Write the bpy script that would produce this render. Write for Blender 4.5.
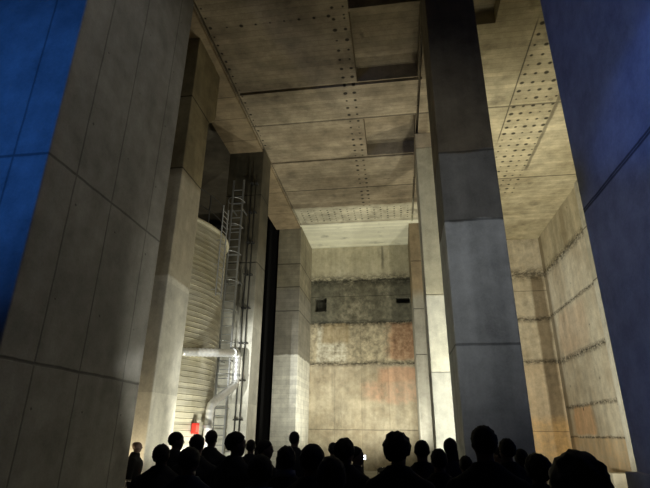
import bpy, bmesh, math, random
from mathutils import Vector, Matrix, noise as mnoise
C = bpy.context.scene.collection
SC = bpy.context.scene
PI = math.pi
for o in list(bpy.data.objects):
    bpy.data.objects.remove(o)

# ------------------------------------------------------------------ camera, world, light, exposure
FLOOR = -0.08
F_PX, PITCH, YAW, ROLL = 482.946, 0.373972, 0.148755, 0.0094852
cam_d = bpy.data.cameras.new('camera')
cam = bpy.data.objects.new('camera', cam_d)
C.objects.link(cam)
cam_d.sensor_fit = 'HORIZONTAL'
cam_d.sensor_width = 36.0
cam_d.lens = 36.0 * F_PX / 650.0
cam_d.clip_start = 0.05
cy, sy, cp, sp = math.cos(YAW), math.sin(YAW), math.cos(PITCH), math.sin(PITCH)
Fv = Vector((-sy * cp, cy * cp, sp))
r0 = Vector((cy, sy, 0))
u0 = r0.cross(Fv)
rv = r0 * math.cos(ROLL) + u0 * math.sin(ROLL)
uv = -r0 * math.sin(ROLL) + u0 * math.cos(ROLL)
M = Matrix.Identity(4)
for i in range(3):
    M[i][0], M[i][1], M[i][2] = rv[i], uv[i], -Fv[i]
M[2][3] = 1.70
cam.matrix_world = M
SC.camera = cam

wd = bpy.data.worlds.new('world')
SC.world = wd
wd.use_nodes = True
wb = wd.node_tree.nodes['Background']
wb.inputs[0].default_value = (0.55, 0.55, 0.5, 1)
wb.inputs[1].default_value = 0.008

SC.view_settings.view_transform = 'Standard'
SC.view_settings.look = 'None'
SC.view_settings.gamma = 1.0
SC.view_settings.use_curve_mapping = False
SC.view_settings.exposure = 0.0
SC.cycles.max_bounces = 6
SC.cycles.diffuse_bounces = 4
SC.cycles.use_denoising = True


def spot(name, loc, target, power, color, angle, blend=0.6, radius=0.15):
    d = bpy.data.lights.new(name, 'SPOT')
    d.energy = power
    d.color = color
    d.spot_size = math.radians(angle)
    d.spot_blend = blend
    d.shadow_soft_size = radius
    o = bpy.data.objects.new(name, d)
    C.objects.link(o)
    o.location = loc
    o.rotation_euler = (Vector(target) - Vector(loc)).to_track_quat('-Z', 'Y').to_euler()
    return o


# blue stage light washing in from the left behind the audience
BLUE = (0.045, 0.235, 1.0)
spot('blue_stage_light_on_left_pillar', (-7.4, -1.2, 5.2), (-6.6, 5.5, 6.2), 1050, BLUE, 62, 0.8, 0.2)
BLUE2 = (0.07, 0.22, 1.0)
spot('blue_stage_light_on_right_pillar', (-4.6, 1.4, 5.4), (3.62, 5.5, 8.2), 720, BLUE2, 40, 0.35, 0.1)
spot('blue_stage_light_on_right_pillar', (-4.6, 1.4, 5.4), (3.62, 5.5, 4.0), 640, BLUE2, 42, 0.35, 0.1)
spot('fill_light', (-0.6, -2.6, 5.0), (-0.4, 8.9, 5.6), 1000, (0.99, 1.0, 0.97), 50, 0.9, 0.6)  # unseen fill, added to lift the centre pillar's front in neutral grey
spot('fill_light', (0.8, 5.9, 12.2), (-5.0, 7.2, 6.4), 240, (1.0, 0.98, 0.92), 100, 0.9, 0.5)  # second unseen fill, added to brighten the wide left pillar's inner face
# unseen spot, added to throw the duct's shadow onto the ladder pillar
spot('duct_shadow_light', (-4.3, 4.0, 2.25), (-4.7, 16.4, 3.9), 7000, (1.0, 1.0, 0.95), 16, 1.0, 0.04)
# floods standing on the hall floor beyond the guard rail (location, target, power, colour, cone)
WARM = (1.0, 0.94, 0.76)
PALE = (1.0, 0.98, 0.84)
FLOODS = [
    ((2.6, 11.2, 0.34), (0.0, 25.5, 9.6), 2000, PALE, 110),
    ((-4.35, 11.9, 0.34), (-7.0, 14.6, 4.6), 560, (1.0, 0.99, 0.88), 120),
    ((4.6, 14.5, 0.34), (6.2, 22.5, 10.0), 2300, WARM, 125),
    ((-5.8, 9.47, 0.34), (-5.6, 10.1, 1.9), 85, (1.0, 0.82, 0.55), 150),
    ((-0.8, 23.0, 0.34), (-2.2, 26.6, 11.0), 1850, PALE, 150),  # unseen flood added to brighten the last bay and the back wall
    ((-1.6, 9.9, 0.34), (-5.5, 10.7, 3.6), 330, PALE, 66),  # unseen flood added only to light the narrow pale pillar
]


# ------------------------------------------------------------------ shader helpers
class X:
    """a float socket with arithmetic"""
    def __init__(s, t, sock):
        s.t, s.s = t, sock

    def op(s, kind, *a, clamp=False):
        n = s.t.nodes.new('ShaderNodeMath')
        n.operation = kind
        n.use_clamp = clamp
        for i, v in enumerate((s,) + a):
            if isinstance(v, X):
                s.t.links.new(v.s, n.inputs[i])
            else:
                n.inputs[i].default_value = v
        return X(s.t, n.outputs[0])

    def __add__(s, o): return s.op('ADD', o)
    __radd__ = __add__
    def __sub__(s, o): return s.op('SUBTRACT', o)
    def __rsub__(s, o): return (s * -1.0) + o
    def __mul__(s, o): return s.op('MULTIPLY', o)
    __rmul__ = __mul__
    def __truediv__(s, o): return s.op('DIVIDE', o)
    def abs(s): return s.op('ABSOLUTE')
    def floor(s): return s.op('FLOOR')
    def fract(s): return s.op('FRACT')
    def min(s, o): return s.op('MINIMUM', o)
    def max(s, o): return s.op('MAXIMUM', o)
    def clamp(s): return s.op('ADD', 0.0, clamp=True)
    def pow(s, o): return s.op('POWER', o)
    def step(s, at, soft):                      # 0 below, 1 above
        return ((s - at) / soft + 0.5).clamp()
    def band(s, a, b, soft=0.05):
        return s.step(a, soft) * (1.0 - s.step(b, soft))
    def line(s, at, w):                         # 1 on the line
        return ((w - (s - at).abs()) / (w * 0.6)).clamp()


class Mat:
    def __init__(s, name, rough=0.85, metal=0.0):
        s.m = bpy.data.materials.new(name)
        s.m.use_nodes = True
        s.t = s.m.node_tree
        s.b = s.t.nodes['Principled BSDF']
        s.b.inputs['Roughness'].default_value = rough
        s.b.inputs['Metallic'].default_value = metal
        s.b.inputs['Specular IOR Level'].default_value = 0.25
        g = s.t.nodes.new('ShaderNodeNewGeometry')
        s.pos = g.outputs['Position']
        sep = s.t.nodes.new('ShaderNodeSeparateXYZ')
        s.t.links.new(s.pos, sep.inputs[0])
        s.x, s.y, s.z = (X(s.t, sep.outputs[i]) for i in range(3))

    def noise(s, scale=1.0, vec=(1, 1, 1), detail=5, rough=0.55, off=0.0):
        mp = s.t.nodes.new('ShaderNodeMapping')
        mp.inputs['Scale'].default_value = vec
        mp.inputs['Location'].default_value = (off, off * 1.7, off * 0.6)
        s.t.links.new(s.pos, mp.inputs[0])
        n = s.t.nodes.new('ShaderNodeTexNoise')
        n.inputs['Scale'].default_value = scale
        n.inputs['Detail'].default_value = detail
        n.inputs['Roughness'].default_value = rough
        s.t.links.new(mp.outputs[0], n.inputs['Vector'])
        return X(s.t, n.outputs[0])

    def rnd(s, e):                               # random per integer value
        n = s.t.nodes.new('ShaderNodeTexWhiteNoise')
        n.noise_dimensions = '1D'
        s.t.links.new(e.s, n.inputs['W'])
        return X(s.t, n.outputs[0])

    def mix(s, fac, a, b):
        n = s.t.nodes.new('ShaderNodeMix')
        n.data_type = 'RGBA'
        if isinstance(fac, X):
            s.t.links.new(fac.s, n.inputs[0])
        else:
            n.inputs[0].default_value = fac
        for v, i in ((a, 6), (b, 7)):
            if isinstance(v, tuple):
                n.inputs[i].default_value = (*v, 1)
            else:
                s.t.links.new(v, n.inputs[i])
        return n.outputs[2]

    def mul(s, col, e):                          # colour times a float
        n = s.t.nodes.new('ShaderNodeVectorMath')
        n.operation = 'SCALE'
        s.t.links.new(col, n.inputs[0])
        s.t.links.new(e.s, n.inputs['Scale'])
        return n.outputs[0]

    def done(s, col, height=None, dist=0.02, strength=0.6):
        if isinstance(col, tuple):
            s.b.inputs['Base Color'].default_value = (*col, 1)
        else:
            s.t.links.new(col, s.b.inputs['Base Color'])
        if height is not None:
            bp = s.t.nodes.new('ShaderNodeBump')
            bp.inputs['Distance'].default_value = dist
            bp.inputs['Strength'].default_value = strength
            s.t.links.new(height.s, bp.inputs['Height'])
            s.t.links.new(bp.outputs[0], s.b.inputs['Normal'])
        return s.m

    def dots(s, u, v, su, sv, r, irregular=0.5):
        fu = ((u / su).fract() - 0.5) * su
        fv = ((v / sv).fract() - 0.5) * sv
        d = (fu * fu + fv * fv).op('SQRT')
        k = s.rnd((u / su).floor() * 17.31 + (v / sv).floor() * 3.77)
        rr = (k * irregular + (1.0 - irregular)) * r
        return ((rr - d) / (r * 0.35)).clamp()


def concrete(name, base, dark, joints=(), groove=0.72, vx=(), vy=(), lift=None, rough_joints=(), board=None, streak=0.5, ties=None, bands=()):
    """cast concrete: horizontal joints at heights, upright joints at x / y, tone per lift, streaks and stains.
    bands: (z, colour below z, softness) painted or cleaner lower parts, or a painted fall-off of light"""
    k = Mat(name)
    wob = k.noise(2.0, detail=3) - 0.5
    n1 = k.noise(0.45, detail=6, rough=0.6)
    n2 = k.noise(2.2, detail=6, rough=0.65, off=3.1)
    st = k.noise(1.0, (3.5, 3.5, 0.22), detail=5, off=7.7)
    fine = k.noise(28.0, detail=3)
    col = k.mix(((n1 - 0.35) * 2.6).clamp(), dark, base)
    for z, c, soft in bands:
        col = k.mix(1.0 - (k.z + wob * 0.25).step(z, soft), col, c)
    blot = ((k.noise(0.8, detail=6, rough=0.7, off=21.0) - 0.55) * 5.0).clamp()
    tone = ((n2 - 0.5) * 1.0 + (st - 0.5) * streak + (fine - 0.5) * 0.3 + 1.0) * (1.0 - blot * 0.28)
    if lift:
        tone = tone * (k.rnd((k.z / lift).floor() + 3.0) * 0.22 + 0.89)
    if board:
        axis, sp = board
        e = getattr(k, axis)
        tone = tone * (k.rnd((e / sp).floor()) * 0.16 + 0.92) * (1.0 - (((e / sp).fract() - 0.5).abs().step(0.46, 0.04)) * 0.18)
    cut = None
    for z in joints:
        l = (k.z + wob * 0.035).line(z, 0.03)
        cut = l if cut is None else cut.max(l)
    for v in vx:
        l = (k.x + wob * 0.02).line(v, 0.022) * 0.8
        cut = l if cut is None else cut.max(l)
    for v in vy:
        l = (k.y + wob * 0.03).line(v, 0.022) * 0.8
        cut = l if cut is None else cut.max(l)
    for z, w in rough_joints:
        nn = k.noise(5.0, (1, 1, 1.6), detail=6, rough=0.7, off=z)
        l = ((w - (k.z - z).abs()) / w).clamp() * ((nn - 0.43) * 7.0).clamp()
        cut = l if cut is None else cut.max(l)
    if ties:
        u, v, su, sv, r = ties
        l = k.dots(getattr(k, u) + 0.0, k.z + 0.35, su, sv, r, 0.4)
        cut = l if cut is None else cut.max(l)
    h = n2 * 0.5 + fine * 0.15
    if cut is not None:
        tone = tone * (1.0 - cut * groove)
        h = h - cut
    return k.done(k.mul(col, tone.max(0.05)), h, 0.03, 0.5)


def plain(name, col, rough=0.6, metal=0.0, var=0.2, scale=12.0):
    k = Mat(name, rough, metal)
    n = k.noise(scale, detail=4)
    c = k.mix(0.0, col, col)
    return k.done(k.mul(c, n * (2 * var) + (1 - var)), n, 0.004, 0.3)


def emit(name, col, power):
    m = bpy.data.materials.new(name)
    m.use_nodes = True
    b = m.node_tree.nodes['Principled BSDF']
    b.inputs['Base Color'].default_value = (*col, 1)
    b.inputs['Emission Color'].default_value = (*col, 1)
    b.inputs['Emission Strength'].default_value = power
    return m


# ------------------------------------------------------------------ mesh helpers
def box(bm, a, b):
    (x0, y0, z0), (x1, y1, z1) = a, b
    v = [bm.verts.new(p) for p in ((x0, y0, z0), (x1, y0, z0), (x1, y1, z0), (x0, y1, z0), (x0, y0, z1), (x1, y0, z1), (x1, y1, z1), (x0, y1, z1))]
    for f in ((0, 3, 2, 1), (4, 5, 6, 7), (0, 1, 5, 4), (1, 2, 6, 5), (2, 3, 7, 6), (3, 0, 4, 7)):
        bm.faces.new([v[i] for i in f])


def prism(bm, poly, x0, x1):
    """(y, z) outline swept along x"""
    a = [bm.verts.new((x0, y, z)) for y, z in poly]
    b = [bm.verts.new((x1, y, z)) for y, z in poly]
    n = len(poly)
    bm.faces.new(a)
    bm.faces.new(b[::-1])
    for i in range(n):
        bm.faces.new((a[i], b[i], b[(i + 1) % n], a[(i + 1) % n]))


def frame_of(t):
    t = t.normalized()
    a = Vector((0, 0, 1)) if abs(t.z) < 0.9 else Vector((1, 0, 0))
    u = t.cross(a).normalized()
    return u, t.cross(u).normalized()


def tube(bm, pts, radii, n=10, flat=1.0):
    pts = [Vector(p) for p in pts]
    if not isinstance(radii, (list, tuple)):
        radii = [radii] * len(pts)
    rings = []
    u = None
    for i, p in enumerate(pts):
        t = (pts[min(i + 1, len(pts) - 1)] - pts[max(i - 1, 0)])
        if u is None:
            u, w = frame_of(t)
        else:
            t.normalize()
            u = (u - t * u.dot(t)).normalized()
            w = t.cross(u)
        rings.append([bm.verts.new(p + (u * math.cos(2 * PI * k / n) + w * flat * math.sin(2 * PI * k / n)) * radii[i]) for k in range(n)])
    for a, b in zip(rings, rings[1:]):
        for k in range(n):
            bm.faces.new((a[k], a[(k + 1) % n], b[(k + 1) % n], b[k]))
    bm.faces.new(rings[0][::-1])
    bm.faces.new(rings[-1])


def loft(bm, rings, n=18):
    """horizontal elliptic rings (cx, cy, z, rx, ry)"""
    R = [[bm.verts.new((cx + rx * math.cos(2 * PI * k / n), cyy + ry * math.sin(2 * PI * k / n), z)) for k in range(n)] for cx, cyy, z, rx, ry in rings]
    for a, b in zip(R, R[1:]):
        for k in range(n):
            bm.faces.new((a[k], a[(k + 1) % n], b[(k + 1) % n], b[k]))
    bm.faces.new(R[0][::-1])
    bm.faces.new(R[-1])


def ball(bm, c, r, n=12):
    r = (r, r, r) if not isinstance(r, tuple) else r
    bmesh.ops.create_uvsphere(bm, u_segments=n, v_segments=max(6, n * 2 // 3), radius=1.0,
                              matrix=Matrix.Translation(c) @ Matrix.Diagonal((*r, 1)))


def mesh_of(name, bm, mat, smooth=False):
    bmesh.ops.recalc_face_normals(bm, faces=bm.faces[:])
    me = bpy.data.meshes.new(name)
    bm.to_mesh(me)
    bm.free()
    me.materials.append(mat)
    if smooth:
        for p in me.polygons:
            p.use_smooth = True
    return me


def obj(name, bm, mat, parent=None, smooth=False, bevel=0.0, base=None):
    """link a bmesh given in world coordinates (or the parent's own coordinates) as one object"""
    if base is not None:
        bmesh.ops.translate(bm, verts=bm.verts[:], vec=-Vector(base))
    me = mesh_of(name, bm, mat, smooth)
    o = bpy.data.objects.new(name, me)
    C.objects.link(o)
    if base is not None:
        o.location = base
    if parent is not None:
        o.parent = parent
    if bevel:
        md = o.modifiers.new('bevel', 'BEVEL')
        md.width = bevel
        md.segments = 2
        md.limit_method = 'ANGLE'
        md.angle_limit = math.radians(40)
    return o


def thing(name, loc, label, cat, group=None, rz=0.0):
    o = bpy.data.objects.new(name, None)
    C.objects.link(o)
    o.location = loc
    o.rotation_euler = (0, 0, rz)
    o.empty_display_size = 0.2
    return tag(o, label, cat, group)


def tag(o, label, cat, group=None):
    o['label'] = label
    o['category'] = cat
    if group:
        o['group'] = group
    return o


def structure(o):
    o['kind'] = 'structure'
    return o


def recessed(bm, ur, vr, holes, put, thick):
    """a slab with its face at w=0 and rectangular recesses (u0,u1,v0,v1,depth); put(u,v,w) gives the point"""
    us = sorted({ur[0], ur[1], *[h[0] for h in holes], *[h[1] for h in holes]})
    vs = sorted({vr[0], vr[1], *[h[2] for h in holes], *[h[3] for h in holes]})
    us = [u for u in us if ur[0] <= u <= ur[1]]
    vs = [v for v in vs if vr[0] <= v <= vr[1]]
    nu, nv = len(us) - 1, len(vs) - 1
    dep = [[0.0] * nv for _ in range(nu)]
    for i in range(nu):
        for j in range(nv):
            uc, vc = (us[i] + us[i + 1]) / 2, (vs[j] + vs[j + 1]) / 2
            for h in holes:
                if h[0] < uc < h[1] and h[2] < vc < h[3]:
                    dep[i][j] = max(dep[i][j], h[4])
    cache = {}

    def V(u, v, w):
        key = (round(u, 4), round(v, 4), round(w, 4))
        if key not in cache:
            cache[key] = bm.verts.new(put(u, v, w))
        return cache[key]

    def quad(*p):
        try:
            bm.faces.new([V(*q) for q in p])
        except ValueError:
            pass
    D = lambda i, j: dep[i][j] if 0 <= i < nu and 0 <= j < nv else thick
    for i in range(nu):
        for j in range(nv):
            a, b, c, d = us[i], us[i + 1], vs[j], vs[j + 1]
            w = dep[i][j]
            quad((a, c, w), (b, c, w), (b, d, w), (a, d, w))
            quad((a, c, thick), (b, c, thick), (b, d, thick), (a, d, thick))
            for (ii, jj, p, q) in ((i + 1, j, (b, c), (b, d)), (i, j + 1, (a, d), (b, d)), (i - 1, j, (a, c), (a, d)), (i, j - 1, (a, c), (b, c))):
                w2 = D(ii, jj)
                if w2 > w:
                    quad((*p, w), (*q, w), (*q, w2), (*p, w2))


# ------------------------------------------------------------------ room shell
CEIL = 12.5


def ceiling_material():
    k = Mat('ceiling_concrete')
    wob = k.noise(1.5, detail=3) - 0.5
    n1 = k.noise(0.35, (1, 1.3, 1), detail=6, rough=0.62)
    n2 = k.noise(1.8, detail=7, rough=0.68, off=2.0)
    fine = k.noise(24.0, detail=3)
    col = k.mix(((n1 - 0.36) * 3.0).clamp(), (0.145, 0.115, 0.073), (0.345, 0.29, 0.195))
    # the right aisle and the last bay are paler, the last bay limewashed
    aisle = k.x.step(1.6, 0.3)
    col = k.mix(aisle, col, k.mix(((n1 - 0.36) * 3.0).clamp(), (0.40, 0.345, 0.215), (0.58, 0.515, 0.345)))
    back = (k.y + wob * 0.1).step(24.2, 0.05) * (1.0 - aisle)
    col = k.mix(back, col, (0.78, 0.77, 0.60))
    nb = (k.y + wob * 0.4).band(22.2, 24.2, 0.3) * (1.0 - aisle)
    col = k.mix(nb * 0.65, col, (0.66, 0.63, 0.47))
    # boards run across the bay
    b = (k.y + wob * 0.03) / 0.21
    tone = (k.rnd(b.floor()) * 0.22 + 0.89) * (1.0 - (b.fract() - 0.5).abs().step(0.455, 0.05) * 0.24)
    tone = tone * ((n2 - 0.5) * (1.5 - back * 1.1) + 1.0) * ((fine - 0.5) * 0.35 + 1.0)
    patch = ((k.noise(0.9, (1, 1, 1), detail=5, off=9.0) - 0.60) * 7.0).clamp()
    tone = tone * (1.0 - patch * 0.5)
    # tie holes
    def hole(su, sv, r, x0, x1, y0, y1, irr=0.5):
        return k.dots(k.x + wob * 0.05, k.y + wob * 0.05, su, sv, r, irr) * k.x.band(x0, x1, 0.02) * k.y.band(y0, y1, 0.02)
    h = hole(0.30, 0.40, 0.085, -1.50, -0.90, 9.0, 22.2)
    h = h.max(hole(0.42, 0.31, 0.07, -4.7, -0.9, 9.92, 10.23))
    h = h.max(hole(0.345, 0.26, 0.07, -6.3, 1.0, 22.4, 24.0, 0.45))
    h = h.max(hole(0.33, 0.42, 0.095, 4.30, 5.93, 10.9, 22.0, 0.5))
    h = h.max(hole(0.2, 0.34, 0.06, -4.95, -4.75, 9.0, 16.4, 0.4))
    seam = k.x.line(4.3, 0.03) * k.y.band(11, 17, 0.5)
    seam = seam.max((k.x + wob * 0.1).line(5.9, 0.09) * 0.8 * k.y.band(10, 19.5, 0.5))
    for yy in (14.85, 20.2):
        seam = seam.max((k.y + wob * 0.05).line(yy, 0.05))
    seam = seam.max(k.y.line(24.2, 0.03) * 0.6)
    spots = ((k.noise(1.1, detail=4, off=14.0) - 0.69) * 14.0).clamp()
    cut = h.max(seam * 0.8).max(spots * 0.7)
    tone = tone * (1.0 - cut * 0.85)
    return k.done(k.mul(col, tone.max(0.04)), n2 * 0.5 - cut, 0.03, 0.5)


def back_wall_material():
    k = Mat('back_wall_concrete')
    wob = k.noise(1.2, detail=4) - 0.5
    n1 = k.noise(0.7, detail=6, rough=0.65)
    n2 = k.noise(3.0, detail=7, rough=0.7, off=4.0)
    st = k.noise(1.0, (2.5, 1, 0.2), detail=5, off=1.0)
    fine = k.noise(20.0, detail=3)
    m1 = ((n1 - 0.34) * 3.2).clamp()
    m2 = ((n2 - 0.36) * 3.4).clamp()
    tan = k.mix(m1, (0.30, 0.25, 0.165), (0.48, 0.425, 0.31))
    low = tan
    # pink brick patch low right, pale repairs beside it
    pk = (k.x + wob * 1.0).band(-1.9, 1.4, 0.5) * (k.z + wob * 0.6).band(3.3, 4.4, 0.2)
    low = k.mix(pk * (m2 * 0.6 + 0.15), low, (0.50, 0.30, 0.20))
    pk2 = (k.x + wob * 0.8).band(-1.0, 1.4, 0.4) * (k.z + wob * 0.5).band(4.4, 5.2, 0.2)
    low = k.mix(pk2 * 0.7, low, (0.50, 0.29, 0.18))
    pale = (k.x + wob * 0.5).band(-2.6, -0.7, 0.2) * k.z.band(3.05, 3.45, 0.15)
    low = k.mix(pale * 0.25, low, (0.75, 0.68, 0.5))
    # middle course: grey plaster at left, cream in the middle, rust red at right
    mid = k.mix(m2, (0.23, 0.20, 0.135), (0.47, 0.41, 0.28))
    gl = (k.x + wob * 0.4).band(-4.6, -2.9, 0.15) * (k.z + wob * 0.4).band(5.5, 7.5, 0.15)
    mid = k.mix(gl * m2, mid, (0.52, 0.50, 0.40))
    gd = (k.x + wob * 0.3).band(-4.3, -2.7, 0.2) * (k.z + wob * 0.4).band(6.6, 7.7, 0.2)
    mid = k.mix(gd * 0.8, mid, (0.30, 0.235, 0.13))
    rd = (k.x + wob * 1.4 + (n2 - 0.5) * 1.2).band(-0.45, 1.6, 0.5) * (k.z + wob * 0.5).band(5.6, 7.7, 0.2)
    mid = k.mix(rd, mid, k.mix(m2, (0.26, 0.145, 0.08), (0.43, 0.29, 0.18)))
    # dark stained course and clean top course
    dk = k.mix(m1, (0.10, 0.095, 0.065), (0.36, 0.33, 0.235))
    dside = ((k.x + 2.0 + wob * 1.2).abs().step(1.5, 1.2))
    dk = k.mix(m2 * 0.75 + 0.1, (0.09, 0.085, 0.06), dk)
    dk = k.mix(dside * 0.6, dk, (0.10, 0.10, 0.075))
    top = k.mix(m1, (0.38, 0.35, 0.24), (0.50, 0.465, 0.34))
    right = k.x.step(2.2, 0.1)
    col = k.mix((k.z + wob * 0.15).step(5.4, 0.1), low, mid)
    col = k.mix((k.z + wob * 0.15).step(7.72, 0.08), col, dk)
    col = k.mix((k.z + wob * 0.15).step(10.35, 0.06), col, top)
    rc = k.mix(m1, (0.48, 0.41, 0.29), (0.62, 0.56, 0.43))
    rc = k.mix(((k.z + wob * 0.3).step(5.3, 0.2) * -1.0 + 1.0) * 0.5, rc, (0.58, 0.44, 0.28))
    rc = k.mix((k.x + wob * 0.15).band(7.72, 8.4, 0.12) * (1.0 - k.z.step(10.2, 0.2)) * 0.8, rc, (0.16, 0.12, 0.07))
    rc = k.mix((k.z + wob * 0.3).band(0.5, 2.5, 0.5) * n2, rc, (0.68, 0.42, 0.16))
    col = k.mix(right, col, rc)
    tone = (st - 0.5) * 0.9 + (fine - 0.5) * 0.35 + (n2 - 0.5) * 1.0 + 1.0
    blot = ((k.noise(0.9, (1, 1, 0.7), detail=7, rough=0.72, off=31.0) - 0.54) * 5.0).clamp()
    tone = tone * (1.0 - blot * 0.35)
    cut = None
    for z, w in ((10.35, 0.50), (7.72, 0.24), (5.4, 0.20)):
        nn = k.noise(5.0, (1, 1, 1.6), detail=6, rough=0.7, off=z)
        l = ((w - (k.z - z + wob * 0.15).abs()) / w).clamp() * ((nn - 0.40) * 6.0).clamp()
        cut = l if cut is None else cut.max(l)
    for x_ in (-3.55, -2.05, -0.55):
        cut = cut.max((k.x + wob * 0.06).line(x_, 0.04) * 0.2 * (1.0 - k.z.step(7.7, 0.1)))
    cut = cut.max((k.z + wob * 0.05).line(9.35, 0.03) * 0.5)
    cut = cut.max((k.z + wob * 0.05).line(1.9, 0.03) * 0.5)
    drip = (k.x + wob * 0.1).line(-0.62, 0.09) * (k.z + wob * 0.3).band(11.1, 12.5, 0.4)
    cut = cut.max(drip * 0.6)
    tone = tone * (1.0 - cut * 0.8)
    return k.done(k.mul(col, tone.max(0.05)), n2 * 0.6 + fine * 0.2 - cut, 0.05, 0.7)


def right_wall_material():
    k = Mat('right_wall_concrete')
    wob = k.noise(1.2, detail=4) - 0.5
    n1 = k.noise(0.6, detail=6, rough=0.6)
    n2 = k.noise(3.0, detail=7, rough=0.7, off=4.0)
    st = k.noise(1.0, (1, 2.2, 0.2), detail=5, off=1.0)
    fine = k.noise(20.0, detail=3)
    col = k.mix(((n1 - 0.34) * 3.0).clamp(), (0.53, 0.47, 0.36), (0.70, 0.67, 0.56))
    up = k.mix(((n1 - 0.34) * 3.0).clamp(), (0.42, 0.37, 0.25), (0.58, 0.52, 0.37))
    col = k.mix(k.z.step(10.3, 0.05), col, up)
    pk = (k.y + wob * 0.8).band(24.2, 26.8, 0.4) * (k.z + wob * 0.3).band(1.75, 3.0, 0.15)
    col = k.mix(pk * 0.7, col, (0.70, 0.43, 0.22))
    pk = (k.y + wob * 1.2).band(23.0, 26.8, 0.6) * (k.z + wob * 0.5).band(5.5, 7.6, 0.4)
    col = k.mix(pk * 0.35, col, (0.72, 0.53, 0.38))
    lo = 1.0 - (k.z + wob * 0.3).step(1.65, 0.15)
    col = k.mix(lo * n2, col, (0.58, 0.38, 0.17))
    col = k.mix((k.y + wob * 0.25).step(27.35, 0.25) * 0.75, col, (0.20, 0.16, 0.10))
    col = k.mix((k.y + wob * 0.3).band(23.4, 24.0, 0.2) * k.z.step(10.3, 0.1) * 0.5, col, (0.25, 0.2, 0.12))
    tone = (st - 0.5) * 0.8 + (fine - 0.5) * 0.3 + (n2 - 0.5) * 0.9 + 1.0
    blot = ((k.noise(0.9, (1, 1, 0.5), detail=7, rough=0.72, off=31.0) - 0.54) * 5.0).clamp()
    tone = tone * (1.0 - blot * 0.3)
    cut = None
    for z, w in ((10.3, 0.36), (7.85, 0.14), (5.35, 0.22), (3.05, 0.13), (1.65, 0.07)):
        nn = k.noise(5.5, (1, 1, 1.8), detail=6, rough=0.7, off=z)
        l = ((w - (k.z - z + wob * 0.1).abs()) / w).clamp() * ((nn - 0.42) * 7.0).clamp()
        cut = l if cut is None else cut.max(l)
    cut = cut.max(k.dots(k.y, k.z, 1.3, 1.15, 0.09, 0.9) * ((n1 - 0.5) * 8.0).clamp())
    tone = tone * (1.0 - cut * 0.85)
    return k.done(k.mul(col, tone.max(0.05)), n2 * 0.6 + fine * 0.2 - cut, 0.05, 0.7)


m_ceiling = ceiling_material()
m_dim = concrete('aisle_concrete', (0.10, 0.088, 0.062), (0.06, 0.05, 0.035), joints=(10.4, 7.7, 5.4), lift=2.6)
m_floor = concrete('floor_concrete', (0.30, 0.28, 0.24), (0.20, 0.19, 0.16), vx=(-8, -4, 0, 4, 8), vy=(4, 8, 12, 16, 20, 24), streak=0.2)

bm = bmesh.new()
box(bm, (-15.0, -4.0, FLOOR - 0.4), (10.6, 29.0, FLOOR))
structure(obj('floor', bm, m_floor))

bm = bmesh.new()
recessed(bm, (-6.43, 10.0), (-4.0, 28.6), [
    (-0.9, 1.06, 9.2, 9.9, 0.5), (-0.92, 1.06, 10.0, 12.86, 0.55), (-0.86, 1.06, 14.9, 17.44, 0.55),
    (2.15, 3.15, 8.0, 10.95, 0.45),
    (-5.0, 1.2, 12.90, 13.03, 0.35), (-5.0, 1.2, 17.50, 17.62, 0.35),
    (1.07, 1.16, 9.0, 24.4, 0.35), (-5.03, -4.97, 9.0, 24.2, 0.12)],
    lambda u, v, w: (u, v, CEIL + w), 1.2)
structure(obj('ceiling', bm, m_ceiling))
bm = bmesh.new()
box(bm, (-15.0, -4.0, 13.7), (-6.43, 29.0, 14.1))
structure(obj('ceiling', bm, m_dim))

# the back wall of nave and right aisle, with two small pockets
bm = bmesh.new()
recessed(bm, (-6.43, 10.0), (FLOOR, CEIL), [(-4.75, -4.05, 8.45, 9.3, 1.0), (0.08, 0.86, 8.82, 9.18, 1.0)],
         lambda u, v, w: (u, 27.9 + w, v), 1.3)
structure(obj('wall_back', bm, back_wall_material()))
bm = bmesh.new()
box(bm, (-15.0, 28.0, FLOOR), (-6.43, 28.6, 13.7))
structure(obj('wall_back', bm, m_dim))
bm = bmesh.new()
recessed(bm, (-4.0, 27.9), (FLOOR, CEIL), [], lambda u, v, w: (8.5 + w, u, v), 0.6)
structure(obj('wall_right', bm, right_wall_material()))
bm = bmesh.new()
box(bm, (-15.4, -4.0, FLOOR), (-15.0, 29.0, 13.7))
structure(obj('wall_left', bm, m_dim))

# edge beam over the left row of pillars
bm = bmesh.new()
box(bm, (-6.42, 5.0, 12.36), (-5.06, 24.35, 12.52))
structure(obj('trim_1', bm, concrete('beam_concrete', (0.36, 0.28, 0.17), (0.22, 0.17, 0.10), vy=(12.9, 14.1, 15.5, 17.5, 20.0, 22.3), board=('y', 0.21))))


# ------------------------------------------------------------------ pillars
def pillar(a, b, mat, label, haunch=None, bevel=0.025):
    bm = bmesh.new()
    box(bm, (a[0], a[1], FLOOR), (b[0], b[1], b[2] if len(b) > 2 else CEIL))
    if haunch:
        y0, y1, z0 = haunch
        prism(bm, [(y0, z0 - 0.5), (y1, z0), (y1, 12.36), (y0, 12.36)], a[0] + 0.35, b[0])
        bmesh.ops.remove_doubles(bm, verts=bm.verts[:], dist=0.0005)
    o = obj('pillar', bm, mat, bevel=bevel, base=((a[0] + b[0]) / 2, (a[1] + b[1]) / 2, FLOOR))
    return tag(o, label, 'pillar', 'concrete pillars')


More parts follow.
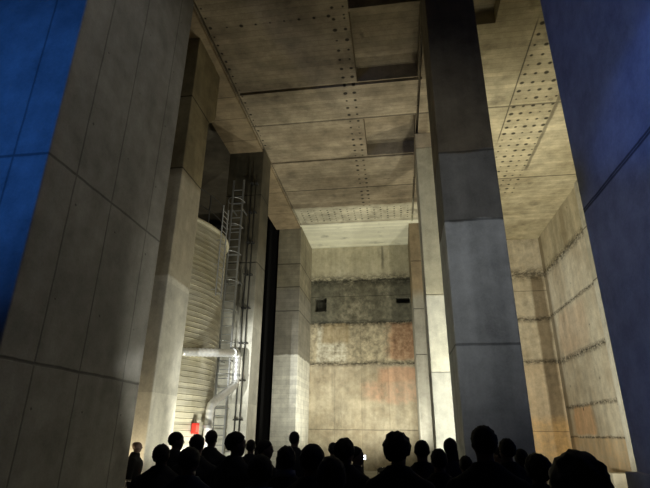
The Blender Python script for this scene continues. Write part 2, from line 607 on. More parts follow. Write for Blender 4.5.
pillar((-9.6, 5.53), (-5.0, 9.14),
       concrete('near_left_concrete', (0.325, 0.315, 0.285), (0.22, 0.215, 0.195), groove=0.5, joints=(5.55, 2.57), vx=(-5.58, -6.75, -7.9), vy=(6.2, 7.22, 8.52),
                ties=('y', None, 1.15, 1.55, 0.03), streak=0.35),
       'wide grey foreground pillar at left, front face lit blue, fine upright joints')
pillar((-6.0, 10.2), (-5.25, 11.45),
       concrete('second_left_concrete', (0.34, 0.29, 0.17), (0.11, 0.09, 0.05), joints=(8.05, 10.3), bands=((7.95, (0.42, 0.38, 0.28), 0.3), (5.15, (0.66, 0.64, 0.54), 0.06)), lift=2.5),
       'narrow pale pillar just behind the wide left foreground pillar', haunch=(11.4, 11.9, 10.7))
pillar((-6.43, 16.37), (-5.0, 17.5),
       concrete('ladder_pillar_concrete', (0.13, 0.11, 0.07), (0.05, 0.045, 0.03), joints=(10.4, 7.6), bands=((7.6, (0.20, 0.19, 0.15), 2.0), (5.6, (0.70, 0.69, 0.60), 1.2)), lift=2.6),  # dark upper tones stand in for light fading upward, pale paint below
       'stained pillar behind the ladder, pale low down, with shade painted darker towards the ceiling')
pillar((-6.27, 24.4), (-5.0, 27.89),
       concrete('back_left_concrete', (0.36, 0.33, 0.24), (0.22, 0.20, 0.14), joints=(10.3, 9.0, 7.7), bands=((8.9, (0.26, 0.245, 0.20), 0.3), (5.4, (0.70, 0.69, 0.60), 0.06)), board=('z', 0.22)),
       'pillar at the left end of the back wall, white below and grey above')
pillar((1.03, 8.9), (2.15, 10.2),
       concrete('centre_concrete', (0.25, 0.215, 0.155), (0.15, 0.125, 0.085), groove=0.5, joints=(7.15, 3.19, 5.6), bands=((7.15, (0.20, 0.195, 0.175), 0.05), (5.6, (0.46, 0.475, 0.465), 0.05)), streak=0.8),
       'tall dark grey pillar right of centre, lighter bluish grey in its lower half')
pillar((1.04, 16.1), (2.15, 17.5),
       concrete('second_right_concrete', (0.52, 0.45, 0.31), (0.40, 0.33, 0.22), groove=0.3, joints=(11.85, 6.1, 3.55), bands=((11.85, (0.46, 0.43, 0.30), 0.05), (6.05, (0.60, 0.59, 0.48), 0.06), (3.55, (0.52, 0.52, 0.45), 0.04))),
       'brightly lit cream pillar half hidden behind the tall dark centre pillar')
pillar((0.93, 24.7), (2.15, 27.89),
       concrete('back_right_concrete', (0.40, 0.31, 0.20), (0.20, 0.17, 0.11), joints=(10.3, 7.7, 5.4), bands=((8.5, (0.34, 0.33, 0.28), 0.6),)),
       'slim grey pillar at the right end of the back wall')
pillar((3.62, 3.0), (8.3, 8.95),
       concrete('near_right_concrete', (0.36, 0.36, 0.36), (0.29, 0.29, 0.29), joints=(5.65, 5.70), streak=0.15),
       'huge foreground pillar at right washed in blue light')
pillar((8.38, 20.35), (8.9, 21.15),
       concrete('pilaster_concrete', (0.52, 0.50, 0.42), (0.40, 0.38, 0.30), joints=(10.2, 7.85), bands=((7.8, (0.60, 0.59, 0.52), 0.1),)),
       'thin pale pilaster on the right wall beside the blue foreground pillar')

# black folded sheet closing the left aisle
bm = bmesh.new()
N = 60
top = []
for side in (0, 1):
    row = []
    for i in range(N + 1):
        t = i / N
        x = -11.4 + t * (11.4 - 6.3)
        y = 24.55 + 0.10 * math.sin(t * 40) + 0.03 * math.sin(t * 97) + side * 0.03
        row.append((bm.verts.new((x, y, FLOOR + 0.03)), bm.verts.new((x, y, 12.9))))
    for p, q in zip(row, row[1:]):
        bm.faces.new((p[0], q[0], q[1], p[1]) if side == 0 else (p[1], q[1], q[0], p[0]))
    top.append(row)
for e in (0, 1):
    for i in range(N):
        bm.faces.new((top[0][i][e], top[0][i + 1][e], top[1][i + 1][e], top[1][i][e]))
for i in (0, N):
    bm.faces.new((top[0][i][0], top[0][i][1], top[1][i][1], top[1][i][0]))
m_black = plain('matt_black', (0.004, 0.004, 0.004), 0.95)
tag(obj('black_sheet', bm, m_black, base=(-8.8, 24.55, FLOOR)), 'black floor to ceiling sheet between the two left rear pillars', 'black_sheet')

# parapet at the foot of the right pillar
bm = bmesh.new()
box(bm, (3.44, 7.9, FLOOR), (3.61, 8.94, 1.19))
tag(obj('parapet', bm, concrete('parapet_concrete', (0.36, 0.36, 0.36), (0.30, 0.30, 0.30)), bevel=0.015, base=(3.52, 8.4, FLOOR)),
    'low concrete parapet at the foot of the blue right pillar', 'low wall')


bm = bmesh.new()
box(bm, (7.45, 20.45, FLOOR), (8.36, 21.1, 0.46))
tag(obj('ledge', bm, concrete('ledge_concrete', (0.62, 0.60, 0.50), (0.50, 0.47, 0.38)), bevel=0.02, base=(7.9, 20.8, FLOOR)),
    'low pale concrete block at the foot of the right wall', 'block')

# ------------------------------------------------------------------ tank
def tank_material():
    k = Mat('tank_cladding', 0.5, 0.25)
    n = k.noise(1.5, (1, 1, 6), detail=5)
    n2 = k.noise(0.8, detail=4, off=5)
    row = (k.z / 0.15)
    t = (k.rnd(row.floor()) * 0.25 + 0.8) * ((n - 0.5) * 0.9 + 1.0) * (1.0 - row.fract().step(0.85, 0.1) * 0.2)
    c = k.mix(((n2 - 0.35) * 3).clamp(), (0.46, 0.42, 0.28), (0.58, 0.56, 0.46))
    return k.done(k.mul(c, t), n, 0.01, 0.4)


m_steel = plain('galvanised_steel', (0.42, 0.43, 0.42), 0.42, 0.75, 0.2, 20)
m_dark_steel = plain('dark_steel', (0.07, 0.07, 0.065), 0.5, 0.6)
TC, TR, TZ = (-8.44, 13.77), 3.0, 7.62
t = thing('storage_tank', (TC[0], TC[1], FLOOR), 'big round cream clad tank with ribbed bands behind the left pillars', 'tank')
H = TZ - FLOOR
bm = bmesh.new()
rings = []
z = 0.0
prof = []
while z < H - 0.001:                                # lapped bands, each with a lip at its lower edge
    z1 = min(z + 0.15, H)
    prof += [(TR + 0.011, z), (TR + 0.011, z + 0.014), (TR, z + 0.03), (TR, z1)]
    z = z1
n = 72
R = [[bm.verts.new((r * math.cos(2 * PI * k / n), r * math.sin(2 * PI * k / n), zz)) for k in range(n)] for r, zz in prof]
for a, b in zip(R, R[1:]):
    for k in range(n):
        bm.faces.new((a[k], a[(k + 1) % n], b[(k + 1) % n], b[k]))
bm.faces.new(R[0][::-1])
bm.faces.new(R[-1])
obj('shell', bm, tank_material(), t)
bm = bmesh.new()
for rr, zz, tr in ((TR + 0.02, H, 0.06),):
    pts = [(rr * math.cos(a * 2 * PI / 72), rr * math.sin(a * 2 * PI / 72), zz) for a in range(73)]
    tube(bm, pts, tr, 8)
obj('rim', bm, plain('rim_steel', (0.62, 0.58, 0.42), 0.5, 0.3), t, True)
bm = bmesh.new()
for zz, tr in ((H + 0.55, 0.016), (H + 1.1, 0.02)):
    tube(bm, [((TR - 0.1) * math.cos(a * 2 * PI / 72), (TR - 0.1) * math.sin(a * 2 * PI / 72), zz) for a in range(73)], tr, 6)
for i in range(18):
    a = 2 * PI * i / 18 + 0.1
    tube(bm, [((TR - 0.1) * math.cos(a), (TR - 0.1) * math.sin(a), zz) for zz in (H, H + 1.1)], 0.022, 6)
obj('guard_rail', bm, m_dark_steel, t)
# rungs up the side of the tank
bm = bmesh.new()
ca = math.radians(-3)
for s in (-0.2, 0.2):
    c = Vector((math.cos(ca), math.sin(ca), 0)); w = Vector((-math.sin(ca), math.cos(ca), 0))
    p = c * (TR + 0.14) + w * s
    tube(bm, [p + Vector((0, 0, 5.6)), p + Vector((0, 0, H + 0.9))], 0.02, 6)
    for zz in (5.8, 6.6, 7.4):
        tube(bm, [p + Vector((0, 0, zz)), c * (TR - 0.02) + w * s + Vector((0, 0, zz))], 0.014, 5)
for i in range(17):
    p = c * (TR + 0.14) + Vector((0, 0, 5.7 + 0.17 * i))
    tube(bm, [p - w * 0.2, p + w * 0.2], 0.014, 5)
obj('rung_ladder', bm, m_steel, t)
# gauge boards / hooks: red call box on the shell
a = math.radians(-12.4)
bx = thing('alarm_box', (TC[0] + (TR + 0.11) * math.cos(a), TC[1] + (TR + 0.11) * math.sin(a), 1.66), 'small red box on the tank beside the duct foot', 'box', rz=a)
bm = bmesh.new()
box(bm, (-0.075, -0.085, 0), (0.06, 0.085, 0.27))
obj('case', bm, plain('red_enamel', (0.65, 0.045, 0.03), 0.4), bx, bevel=0.012)
bm = bmesh.new()
box(bm, (0.06, -0.06, 0.05), (0.07, 0.06, 0.22))
obj('cover', bm, plain('red_cover', (0.75, 0.12, 0.09), 0.3), bx, bevel=0.004)


# ------------------------------------------------------------------ duct, ladder, pipes
def duct_material():
    k = Mat('spiral_duct', 0.3, 0.65)
    n = k.noise(14, detail=3)
    return k.done(k.mul(k.mix(0.0, (0.86, 0.87, 0.85), (0.86, 0.87, 0.85)), n * 0.4 + 0.8), n, 0.01, 0.3)


def rounded(pts, r, steps=7):
    pts = [Vector(p) for p in pts]
    out = [pts[0]]
    for a, b, c in zip(pts, pts[1:], pts[2:]):
        d1 = (a - b).normalized(); d2 = (c - b).normalized()
        p, q = b + d1 * r, b + d2 * r
        for i in range(steps + 1):
            s = i / steps
            out.append(p * (1 - s) ** 2 + b * 2 * s * (1 - s) + q * s * s)
    out.append(pts[-1])
    return out


m_duct = duct_material()
path = [(-5.75, 12.5, 3.72), (-5.2, 13.5, 3.84), (-5.1, 15.2, 4.1), (-5.09, 15.2, 3.1), (-5.25, 13.65, 2.42), (-5.22, 13.45, FLOOR + 0.02)]
dt = thing('duct', (-5.2, 13.5, FLOOR), 'shiny silver ventilation duct with an elbow and a slanting run beside the tank', 'duct')
dt_o = Vector(dt.location)
fine_path = []
pp = rounded(path, 0.15)
for a, b in zip(pp, pp[1:]):
    L = (b - a).length
    ns = max(1, int(L / 0.035))
    for i in range(ns):
        fine_path.append(a.lerp(b, i / ns))
fine_path.append(pp[-1])
bm = bmesh.new()
tube(bm, [p - dt_o for p in fine_path], [0.112 + (0.012 if i % 4 == 0 else 0.0) for i in range(len(fine_path))], 20)
obj('duct_pipe', bm, m_duct, dt, True)
for q, d in ((path[2], (0, -1, -0.15)), (path[3], (0, 0, 1)), (path[5], (0, 0, 1))):
    q, d = Vector(q), Vector(d).normalized()
    q = q + (Vector((0, 0, 0.30 if q.z > 2.6 else 1.9)) if d.z == 1 else d * 0.4)
    bm = bmesh.new()
    tube(bm, [q - d * 0.035 - dt_o, q + d * 0.035 - dt_o], 0.132, 20)
    obj('clamp', bm, m_steel, dt)
for zz in (0.6, 1.5):                                # wall brackets back to the tank
    bm = bmesh.new()
    p = Vector((-5.2, 13.5, zz)) - dt_o
    tube(bm, [p, Vector((-5.5, 13.55, zz)) - dt_o], 0.03, 6)
    obj('bracket', bm, m_steel, dt)

LY = 15.75
lt = thing('ladder', (-5.72, LY, FLOOR), 'tall steel ladder with safety hoops standing before the stained pillar', 'ladder')
TOPZ = 10.75 - FLOOR
for s in (-0.2, 0.2):
    bm = bmesh.new()
    box(bm, (s - 0.03, -0.02, 0), (s + 0.03, 0.02, TOPZ))
    obj('rail', bm, m_steel, lt)
for i in range(36):
    bm = bmesh.new()
    tube(bm, [(-0.2, 0, 0.25 + 0.29 * i), (0.2, 0, 0.25 + 0.29 * i)], 0.016, 6)
    obj('rung', bm, m_steel, lt)
for i in range(8):
    zz = 2.5 + 1.05 * i
    bm = bmesh.new()
    tube(bm, [(-0.3 * math.cos(a), -0.5 * math.sin(a), zz) for a in [PI * j / 12 for j in range(13)]], 0.012, 6)
    tube(bm, [(-0.3, 0, zz), (0.3, 0, zz)], 0.014, 6)
    obj('hoop', bm, m_steel, lt)
for a in (0.12, 0.5, 0.88):
    bm = bmesh.new()
    p = (-0.3 * math.cos(PI * a), -0.5 * math.sin(PI * a))
    tube(bm, [(*p, 2.5), (*p, 2.5 + 1.05 * 7)], 0.009, 6)
    obj('cage_strap', bm, m_steel, lt)
for zz in (1.2, 4.0, 6.8, 9.6):
    for s in (-0.2, 0.2):
        bm = bmesh.new()
        box(bm, (s - 0.02, 0, zz), (s + 0.02, 16.365 - LY, zz + 0.04))
        obj('bracket', bm, m_steel, lt)

for i, (px, lab) in enumerate(((-5.36, 'dark upright pipe with clamps close to the ladder'), (-5.2, 'dark upright pipe with clamps nearer the pillar edge'))):
    pt = thing('pipe', (px, 16.22, FLOOR), lab, 'pipe', 'upright pipes on the stained pillar')
    bm = bmesh.new()
    tube(bm, [(0, 0, 0), (0, 0, 11.9 - i * 0.6)], 0.024, 10)
    obj('pipe_run', bm, m_dark_steel, pt, True)
    for j in range(9):
        bm = bmesh.new()
        zz = 0.9 + 1.25 * j
        box(bm, (-0.06 + i * 0.04, -0.045, zz), (0.075, 0.145, zz + 0.05))
        obj('clamp', bm, m_dark_steel, pt)

# ------------------------------------------------------------------ guard rail, flood lamps
rt = thing('guard_railing', (-2.2, 9.3, FLOOR), 'thin steel guard railing running across behind the crowd', 'railing')
x0, x1 = -3.35, 3.15
for zz, nm in ((0.94, 'top_rail'), (0.14, 'bottom_rail')):
    bm = bmesh.new()
    tube(bm, [(x0, 0, zz), (x1, 0, zz)], 0.02, 8)
    obj(nm, bm, m_dark_steel, rt, True)
for i in range(5):
    bm = bmesh.new()
    x = x0 + (x1 - x0) * i / 4
    tube(bm, [(x, 0, 0), (x, 0, 0.94)], 0.024, 8)
    obj('post', bm, m_dark_steel, rt, True)
for i in range(48):
    bm = bmesh.new()
    x = x0 + (x1 - x0) * (i + 0.5) / 48
    tube(bm, [(x, 0, 0.14), (x, 0, 0.94)], 0.008, 6)
    obj('baluster', bm, m_dark_steel, rt)

m_housing = plain('lamp_black', (0.02, 0.02, 0.02), 0.5)
FLAB = ['black floor flood lamp behind the railing nearest the tall dark centre pillar', 'black floor flood lamp in front of the tank and duct',
        'black floor flood lamp in the right aisle', 'small warm floor flood lamp in the gap behind the wide left pillar',
        'added black floor flood lamp farthest back, brightening the back wall', 'added black floor flood lamp just behind the railing, brightening the narrow pale pillar']
for (xy, tg, pw, colr, ang), lab in zip(FLOODS, FLAB):
    base = Vector((xy[0], xy[1], FLOOR))
    hz = xy[2]
    head = base + Vector((0, 0, hz))
    d = (Vector(tg) - head).normalized()
    yaw = math.atan2(-d.x, d.y)
    tilt = math.asin(d.z)
    ft = thing('flood_lamp', base, lab, 'lamp', 'floor flood lamps', rz=yaw)
    Mt = Matrix.Translation((0, 0, hz)) @ Matrix.Rotation(tilt, 4, 'X')
    bm = bmesh.new()
    q = 1.0 if hz < 1 else 0.34
    vs = [(-0.2 * q, -0.06, -0.14), (0.2 * q, -0.06, -0.14), (0.2 * q, -0.06, 0.14), (-0.2 * q, -0.06, 0.14), (-0.24 * q, 0.06, -0.18), (0.24 * q, 0.06, -0.18), (0.24 * q, 0.06, 0.18), (-0.24 * q, 0.06, 0.18)]
    v = [bm.verts.new(p) for p in vs]
    for f in ((0, 3, 2, 1), (4, 5, 6, 7), (0, 1, 5, 4), (1, 2, 6, 5), (2, 3, 7, 6), (3, 0, 4, 7)):
        bm.faces.new([v[i] for i in f])
    for i in range(7):
        box(bm, ((-0.17 + i * 0.055) * q, -0.11, -0.12), ((-0.155 + i * 0.055) * q, -0.055, 0.12))
    bm.transform(Mt)
    obj('housing', bm, m_housing, ft)
    bm = bmesh.new()
    box(bm, (-0.22 * q, 0.058, -0.16), (0.22 * q, 0.066, 0.16))
    bm.transform(Mt)
    obj('lens', bm, emit('lamp_glass', colr, 12), ft)
    bm = bmesh.new()
    tube(bm, [(-0.27, 0, 0.34), (-0.27, 0, 0.03), (0.27, 0, 0.03), (0.27, 0, 0.34)], 0.014, 6)
    box(bm, (-0.2, -0.16, 0.0), (0.2, 0.16, 0.025))
    obj('stand', bm, m_housing, ft)
    spot('flood_lamp_light', head + d * 0.12, tg, pw, colr, ang, 0.5, 0.14)

wl = thing('work_lamp', (-0.80, 10.9, FLOOR), 'tiny bright white lamp on a thin stand in front of the back wall', 'lamp')
bm = bmesh.new()
tube(bm, [(0, 0, 0.45), (0, 0, 1.28)], 0.015, 8)
for j in range(3):
    a = j * 2 * PI / 3
    tube(bm, [(0, 0, 0.5), (0.32 * math.cos(a), 0.32 * math.sin(a), 0.0)], 0.012, 6)
obj('stand', bm, m_housing, wl)
bm = bmesh.new()
box(bm, (-0.07, 0.0, 1.28), (0.07, 0.06, 1.38))
obj('housing', bm, m_housing, wl, bevel=0.01)
bm = bmesh.new()
box(bm, (-0.06, -0.012, 1.29), (0.06, -0.001, 1.37))
obj('lens', bm, emit('work_lamp_glass', (0.95, 0.97, 1.0), 6), wl)

# ------------------------------------------------------------------ the crowd
m_skin = plain('skin', (0.13, 0.085, 0.065), 0.6, 0, 0.08)
m_eye = plain('eye_dark', (0.01, 0.01, 0.01), 0.2)
DG = bpy.context.evaluated_depsgraph_get


def fused(bm, voxel, smooth=2):
    """one continuous skin grown over overlapping shapes"""
    bmesh.ops.recalc_face_normals(bm, faces=bm.faces[:])
    me = bpy.data.meshes.new('t')
    bm.to_mesh(me)
    bm.free()
    o = bpy.data.objects.new('t', me)
    C.objects.link(o)
    r = o.modifiers.new('r', 'REMESH')
    r.mode = 'VOXEL'
    r.voxel_size = voxel
    if smooth:
        sm = o.modifiers.new('s', 'SMOOTH')
        sm.factor = 0.5
        sm.iterations = smooth
    out = bpy.data.meshes.new_from_object(o.evaluated_get(DG()))
    bpy.data.objects.remove(o)
    bpy.data.meshes.remove(me)
    b2 = bmesh.new()
    b2.from_mesh(out)
    bpy.data.meshes.remove(out)
    return b2


HEAD = [(1.522, .045, .026, .022), (1.535, .036, .042, .046), (1.56, .022, .056, .070), (1.60, .010, .067, .088), (1.64, .002, .075, .097),
        (1.675, -.003, .077, .099), (1.705, -.006, .072, .093), (1.73, -.008, .056, .074), (1.745, -.009, .034, .046), (1.751, -.009, .012, .016)]


def turn_head(bm, start, yaw, tilt):
    bm.verts.ensure_lookup_table()
    Rm = Matrix.Translation((0, 0, 1.50)) @ Matrix.Rotation(yaw, 4, 'Z') @ Matrix.Rotation(-tilt, 4, 'X') @ Matrix.Translation((0, 0, -1.50)) @ Matrix.Translation((0, 0, 1.75)) @ Matrix.Scale(0.91, 4) @ Matrix.Translation((0, 0, -1.75))
    for v in bm.verts[start:]:
        v.co = Rm @ v.co


def head_into(bm, yaw, tilt):
    n0 = len(bm.verts)
    loft(bm, [(0, c, z, a, b) for z, c, a, b in HEAD], 20)
    tube(bm, [(0, .088, 1.655), (0, .108, 1.618), (0, .092, 1.605)], [.010, .017, .014], 8)      # nose
    ball(bm, (0, .091, 1.668), (.05, .014, .012), 10)                                               # brow
    ball(bm, (0, .090, 1.575), (.024, .011, .006), 8)                                               # lips
    ball(bm, (0, .088, 1.564), (.021, .011, .006), 8)
    ball(bm, (0, .070, 1.535), (.022, .018, .016), 8)                                               # chin
    for s in (-1, 1):
        ball(bm, (s * .080, -.012, 1.632), (.011, .021, .033), 8)                                   # ears
        ball(bm, (s * .042, .066, 1.605), (.025, .022, .022), 8)                                    # cheeks
    turn_head(bm, n0, yaw, tilt)


TORSO = [(.84, 0, .150, .105), (.90, 0, .168, .120), (.97, 0, .160, .112), (1.07, 0, .143, .100), (1.20, 0, .163, .112), (1.31, 0, .182, .118), (1.38, -.005, .180, .104), (1.425, -.01, .130, .080), (1.455, -.01, .075, .062)]


def arm_points(s, bend):
    sh = Vector((s * .186, -.005, 1.375))
    el = Vector((s * .232, -.03 + .05 * bend, 1.09))
    wr = el + Vector((s * .005 - s * .12 * bend, .05 + .20 * bend, -.235 + .20 * bend))
    return sh, el, wr


def hand_into(bm, wr, el, s):
    d = (wr - el).normalized()
    side = Vector((0, 1, 0)) - d * d.y
    side.normalize()
    nrm = d.cross(side)
    palm = wr + d * .085
    fin = []
    for i, (off, L) in enumerate(((.030, .068), (.010, .076), (-.010, .071), (-.029, .056))):
        b = palm - d * .012 + side * off
        k1 = b + d * L * .5 - nrm * s * .006
        k2 = b + d * L * .85 - nrm * s * .020
        k3 = b + d * L * 1.0 - nrm * s * .034
        fin.append(([b, k1, k2, k3], [.0095, .0088, .0078, .006]))
    b = wr + d * .025 + side * .026
    fin.append(([b, b + d * .030 + side * .024, b + d * .062 + side * .030 - nrm * s * .008], [.0125, .011, .0075]))
    return palm, side, fin


def person(x, y, h, label, face=0.0, head=0.0, tilt=0.0, jacket=(0.018, 0.018, 0.02), trousers=(0.01, 0.01, 0.012), hair='short', hairc=(0.008, 0.007, 0.006), bend=0.0, build=1.0, eyes=False, collar=None, stoop=0.0):
    t = thing('person', (x, y, FLOOR), label, 'person', 'people in the crowd', rz=face)
    S = Matrix.Diagonal((h / 1.755 * build, h / 1.755 * build, h / 1.755, 1))
    def seat(bm):
        if stoop:                                   # lean the upper body forward from the hips
            for v in bm.verts:
                if v.co.z > .9:
                    a = -stoop * min(1.0, (v.co.z - .9) / .25)
                    v.co = Vector((0, 0, .9)) + Matrix.Rotation(a, 3, 'X') @ (v.co - Vector((0, 0, .9)))
        bm.transform(S)
        return bm
    # body: one skin from crown to foot
    bm = bmesh.new()
    loft(bm, [(0, c, z, a, b) for z, c, a, b in TORSO])
    tube(bm, [(0, -.018, 1.40), (0, -.010, 1.48), (0, .008, 1.57)], [.066, .056, .054], 14)
    fingers = []
    for s in (-1, 1):
        sh, el, wr = arm_points(s, bend)
        ball(bm, sh, .062, 10)
        tube(bm, [sh, sh.lerp(el, .5), el, el.lerp(wr, .3), wr], [.056, .048, .040, .041, .028], 12)
        ball(bm, el, .041, 8)
        palm, side, fin = hand_into(bm, wr, el, s)
        tube(bm, [wr, wr.lerp(palm, .4), palm], [.027, .036, .034], 10, 0.45)
        fingers += fin
        tube(bm, [(s * .088, 0, .90), (s * .094, .008, .70), (s * .098, .012, .48), (s * .10, -.012, .34), (s * .10, -.02, .08)], [.092, .080, .056, .056, .038], 14)
        tube(bm, [(s * .10, -.055, .042), (s * .102, .03, .045), (s * .112, .13, .032), (s * .115, .17, .028)], [.036, .042, .036, .022], 10)
    head_into(bm, head, tilt)
    bm = fused(bm, .0135)
    for pts, rad in fingers:
        tube(bm, pts, rad, 7)
    obj('body', seat(bm), m_skin, t, True)
    if eyes:
        for s in (-1, 1):
            bm = bmesh.new()
            ball(bm, (s * .031, .0835, 1.645), .0115, 8)
            turn_head(bm, 0, head, tilt)
            obj('eye', seat(bm), m_eye, t, True)
    # trousers
    bm = bmesh.new()
    loft(bm, [(0, c, z, a + .012, b + .014) for z, c, a, b in TORSO[:4]])
    for s in (-1, 1):
        tube(bm, [(s * .088, 0, .90), (s * .094, .008, .70), (s * .10, .01, .48), (s * .10, -.012, .30), (s * .10, -.016, .09)], [.106, .096, .076, .070, .066], 14)
    obj('trousers', seat(fused(bm, .022)), plain('trouser_cloth', trousers, 0.9), t, True)
    # shoes
    for s in (-1, 1):
        bm = bmesh.new()
        tube(bm, [(s * .10, -.068, .048), (s * .10, 0, .055), (s * .112, .13, .042), (s * .115, .185, .034)], [.042, .050, .044, .028], 12)
        box(bm, (s * .105 - .042, -.10, 0), (s * .105 + .046, .19, .022))
        obj('shoe', seat(fused(bm, .014)), m_housing, t, True)
    # jacket
    bm = bmesh.new()
    loft(bm, [(0, c, z, a + (.030 if z < 1.4 else .020), b + (.034 if z < 1.4 else .026)) for z, c, a, b in [(.80, 0, .150, .105)] + TORSO])
    tube(bm, [(0, -.02, 1.40), (0, -.016, 1.48), (0, -.004, 1.545)], [.118, .096, .084], 16)
    tube(bm, [(-.165, -.012, 1.385), (-.07, -.02, 1.455), (.07, -.02, 1.455), (.165, -.012, 1.385)], [.072, .075, .075, .072], 12)
    for s in (-1, 1):
        sh, el, wr = arm_points(s, bend)
        ball(bm, sh + Vector((-s * .004, 0, -.002)), .084, 12)
        tube(bm, [sh, sh.lerp(el, .5), el, el.lerp(wr, .4), el.lerp(wr, .96)], [.080, .070, .063, .058, .047], 12)
        ball(bm, el, .062, 8)
    if hair == 'hood':
        loft(bm, [(0, -.085, 1.40, .10, .05), (0, -.10, 1.46, .115, .06), (0, -.095, 1.50, .10, .05), (0, -.085, 1.53, .06, .03)], 14)
    obj('jacket', seat(fused(bm, .02, 3)), plain('jacket_cloth', jacket, 0.9), t, True)
    if collar:
        bm = bmesh.new()
        tube(bm, [(0, -.012, 1.50), (0, -.002, 1.562)], [.101, .088], 18)
        obj('collar', seat(bm), plain('collar_cloth', collar, 0.8), t, True)
    # hair
    if hair != 'bald':
        bm = bmesh.new()
        big = {'short': 1.10, 'crop': 1.05, 'hood': 1.10, 'bushy': 1.34, 'curly': 1.26, 'long': 1.16, 'bob': 1.18}[hair]
        bmesh.ops.create_icosphere(bm, subdivisions=4, radius=1.0)
        amp = {'short': .085, 'crop': .03, 'hood': .08, 'bushy': .16, 'curly': .15, 'long': .05, 'bob': .05}[hair]
        sd = random.random() * 40
        for v in bm.verts:
            n = mnoise.noise(v.co * (3.2 if amp > .1 else 5.0) + Vector((sd, 0, 0))) * amp + mnoise.noise(v.co * 9 + Vector((0, sd, 0))) * amp * .45
            v.co *= 1 + n
            v.co = Vector((v.co.x * .080 * big, v.co.y * .101 * big - .010 - (big - 1) * .05, v.co.z * .098 * big + 1.662))
        # hairline: rises from the nape to the forehead
        pl_co, pl_no = Vector((0, .0, 1.640)), Vector((0, -.62, .78))
        if hair in ('long', 'bob'):
            pl_co = Vector((0, .035, 1.63)); pl_no = Vector((0, -.93, .36))
        g = bmesh.ops.bisect_plane(bm, geom=bm.verts[:] + bm.edges[:] + bm.faces[:], plane_co=pl_co, plane_no=pl_no, clear_inner=True)
        ed = [e for e in g['geom_cut'] if isinstance(e, bmesh.types.BMEdge)]
        bmesh.ops.contextual_create(bm, geom=ed)
        if hair in ('long', 'bob'):
            zl = 1.36 if hair == 'long' else 1.50
            loft(bm, [(0, -.085, zl, .085, .022), (0, -.07, zl + .08, .092, .042), (0, -.05, 1.60, .090, .062), (0, -.03, 1.67, .08, .07)], 16)
            bm = fused(bm, .012)
        turn_head(bm, 0, head, tilt)
        obj('hair', seat(bm), plain('hair', hairc, 0.7), t, True)
    return t


random.seed(11)
R_ = math.radians
# facing: 0 looks into the hall, negative turns to the right of the picture
person(-5.13, 9.62, 1.60, 'bald person in a dark coat half hidden by the wide left pillar, in profile', face=R_(-75), hair='bald', eyes=True, build=1.15, jacket=(0.005, 0.005, 0.006))
person(-2.35, 4.90, 1.67, 'person with head bent low, leftmost of the dense crowd', face=R_(15), tilt=-.35, stoop=.1, build=1.08)
person(-2.88, 6.40, 1.78, 'tall short-haired person turned right, left of the one below the red box', face=R_(-20), head=R_(-35), hair='crop', eyes=True)
person(-2.27, 5.60, 1.75, 'dark-haired person standing directly below the red box on the tank', face=R_(5), hair='short', build=1.05)
person(-2.67, 7.10, 1.80, 'tall person whose head covers the foot of the silver duct', face=R_(-5), hair='short')
person(-1.62, 5.00, 1.78, 'short-haired man turned right in front of the stained ladder pillar', face=R_(-25), head=R_(-30), eyes=True, jacket=(0.015, 0.016, 0.02))
person(-2.35, 8.00, 1.67, 'small distant head just right of the man before the ladder pillar', hair='short')
person(-1.66, 6.30, 1.69, 'person in right profile before the foot of the black sheet', face=R_(-40), head=R_(-40), eyes=True)
person(-0.90, 3.30, 1.64, 'near round-headed person with a pale blue collar, below the black sheet', face=R_(10), hair='short', collar=(0.10, 0.13, 0.22), build=1.08)
person(-1.04, 4.70, 1.65, 'curly-haired person with a pale collar below the white left rear pillar', face=R_(5), hair='curly', collar=(0.16, 0.17, 0.22))
person(-1.59, 7.70, 1.80, 'tall long-necked person rising above the crowd at the white left rear pillar', face=R_(-8), hair='crop')
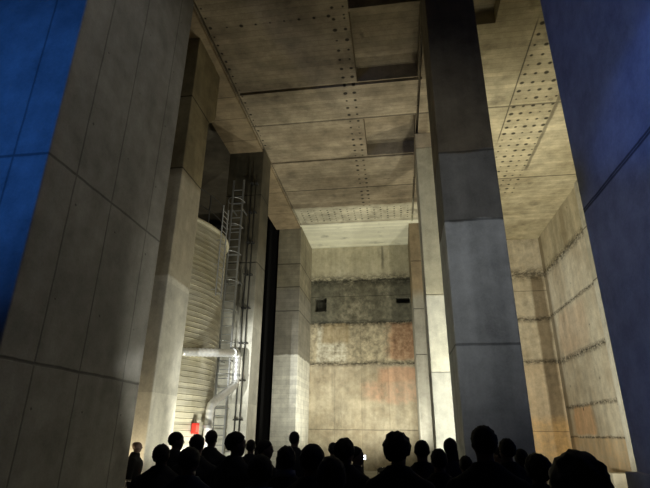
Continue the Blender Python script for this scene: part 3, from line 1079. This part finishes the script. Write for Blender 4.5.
person(-0.63, 3.70, 1.70, 'broad-shouldered person with thick hair at the left edge of the back wall', face=R_(0), hair='hood', build=1.12)
person(-1.07, 8.20, 1.64, 'small distant head between the broad-shouldered person and the pair in profile', hair='short', jacket=(0.02, 0.02, 0.03))
person(-0.54, 5.10, 1.71, 'round bushy-haired person left of the tiny bright lamp', face=R_(-10), head=R_(-15), hair='bushy')
person(-0.54, 6.30, 1.63, 'person in right profile with face beside the tiny bright lamp', face=R_(-60), head=R_(-25), eyes=True)
person(-0.36, 2.70, 1.66, 'nearest low head in front of the bushy-haired person', face=R_(4), hair='short', jacket=(0.012, 0.013, 0.02))
person(-0.03, 4.10, 1.77, 'tall messy-haired person below the right half of the back wall', face=R_(-12), hair='bushy', jacket=(0.016, 0.015, 0.022), build=1.05)
person(0.21, 5.60, 1.72, 'person with smooth round head below the slim right rear pillar', face=R_(3), hair='crop', build=1.06)
person(0.34, 5.00, 1.65, 'low dark head between the smooth round head and the long-haired woman', face=R_(-4), hair='short')
person(0.59, 6.60, 1.73, 'long-haired woman at the foot of the bright cream pillar', face=R_(12), hair='long', jacket=(0.02, 0.018, 0.028))
person(0.56, 3.70, 1.83, 'tallest person, standing before the dark centre pillar', face=R_(2), hair='short', build=1.04)
person(1.05, 5.50, 1.74, 'person with rounded dark hair right of the tallest one', face=R_(14), hair='short')
person(1.37, 6.40, 1.62, 'short person at the right edge of the dark centre pillar', face=R_(5), hair='bob')
person(1.27, 7.20, 1.63, 'half hidden distant person between the tallest one and the rounded dark hair', face=R_(30), head=R_(20), hair='crop')
person(1.06, 4.40, 1.62, 'wide-haired person left of the nearest big dark head', face=R_(-6), hair='bushy', build=1.1)
person(0.585, 1.92, 1.715, 'nearest person, a big dark head before the tan right wall', face=R_(-10), tilt=-.2, hair='curly', build=1.06)
person(0.68, 5.90, 1.56, 'short person hidden low between the long-haired woman and the tallest one', face=R_(8), hair='short')
person(-1.68, 4.02, 1.66, 'person in a dark blue jacket in front of the head below the red box', face=R_(6), hair='short', jacket=(0.012, 0.022, 0.05), build=1.12)
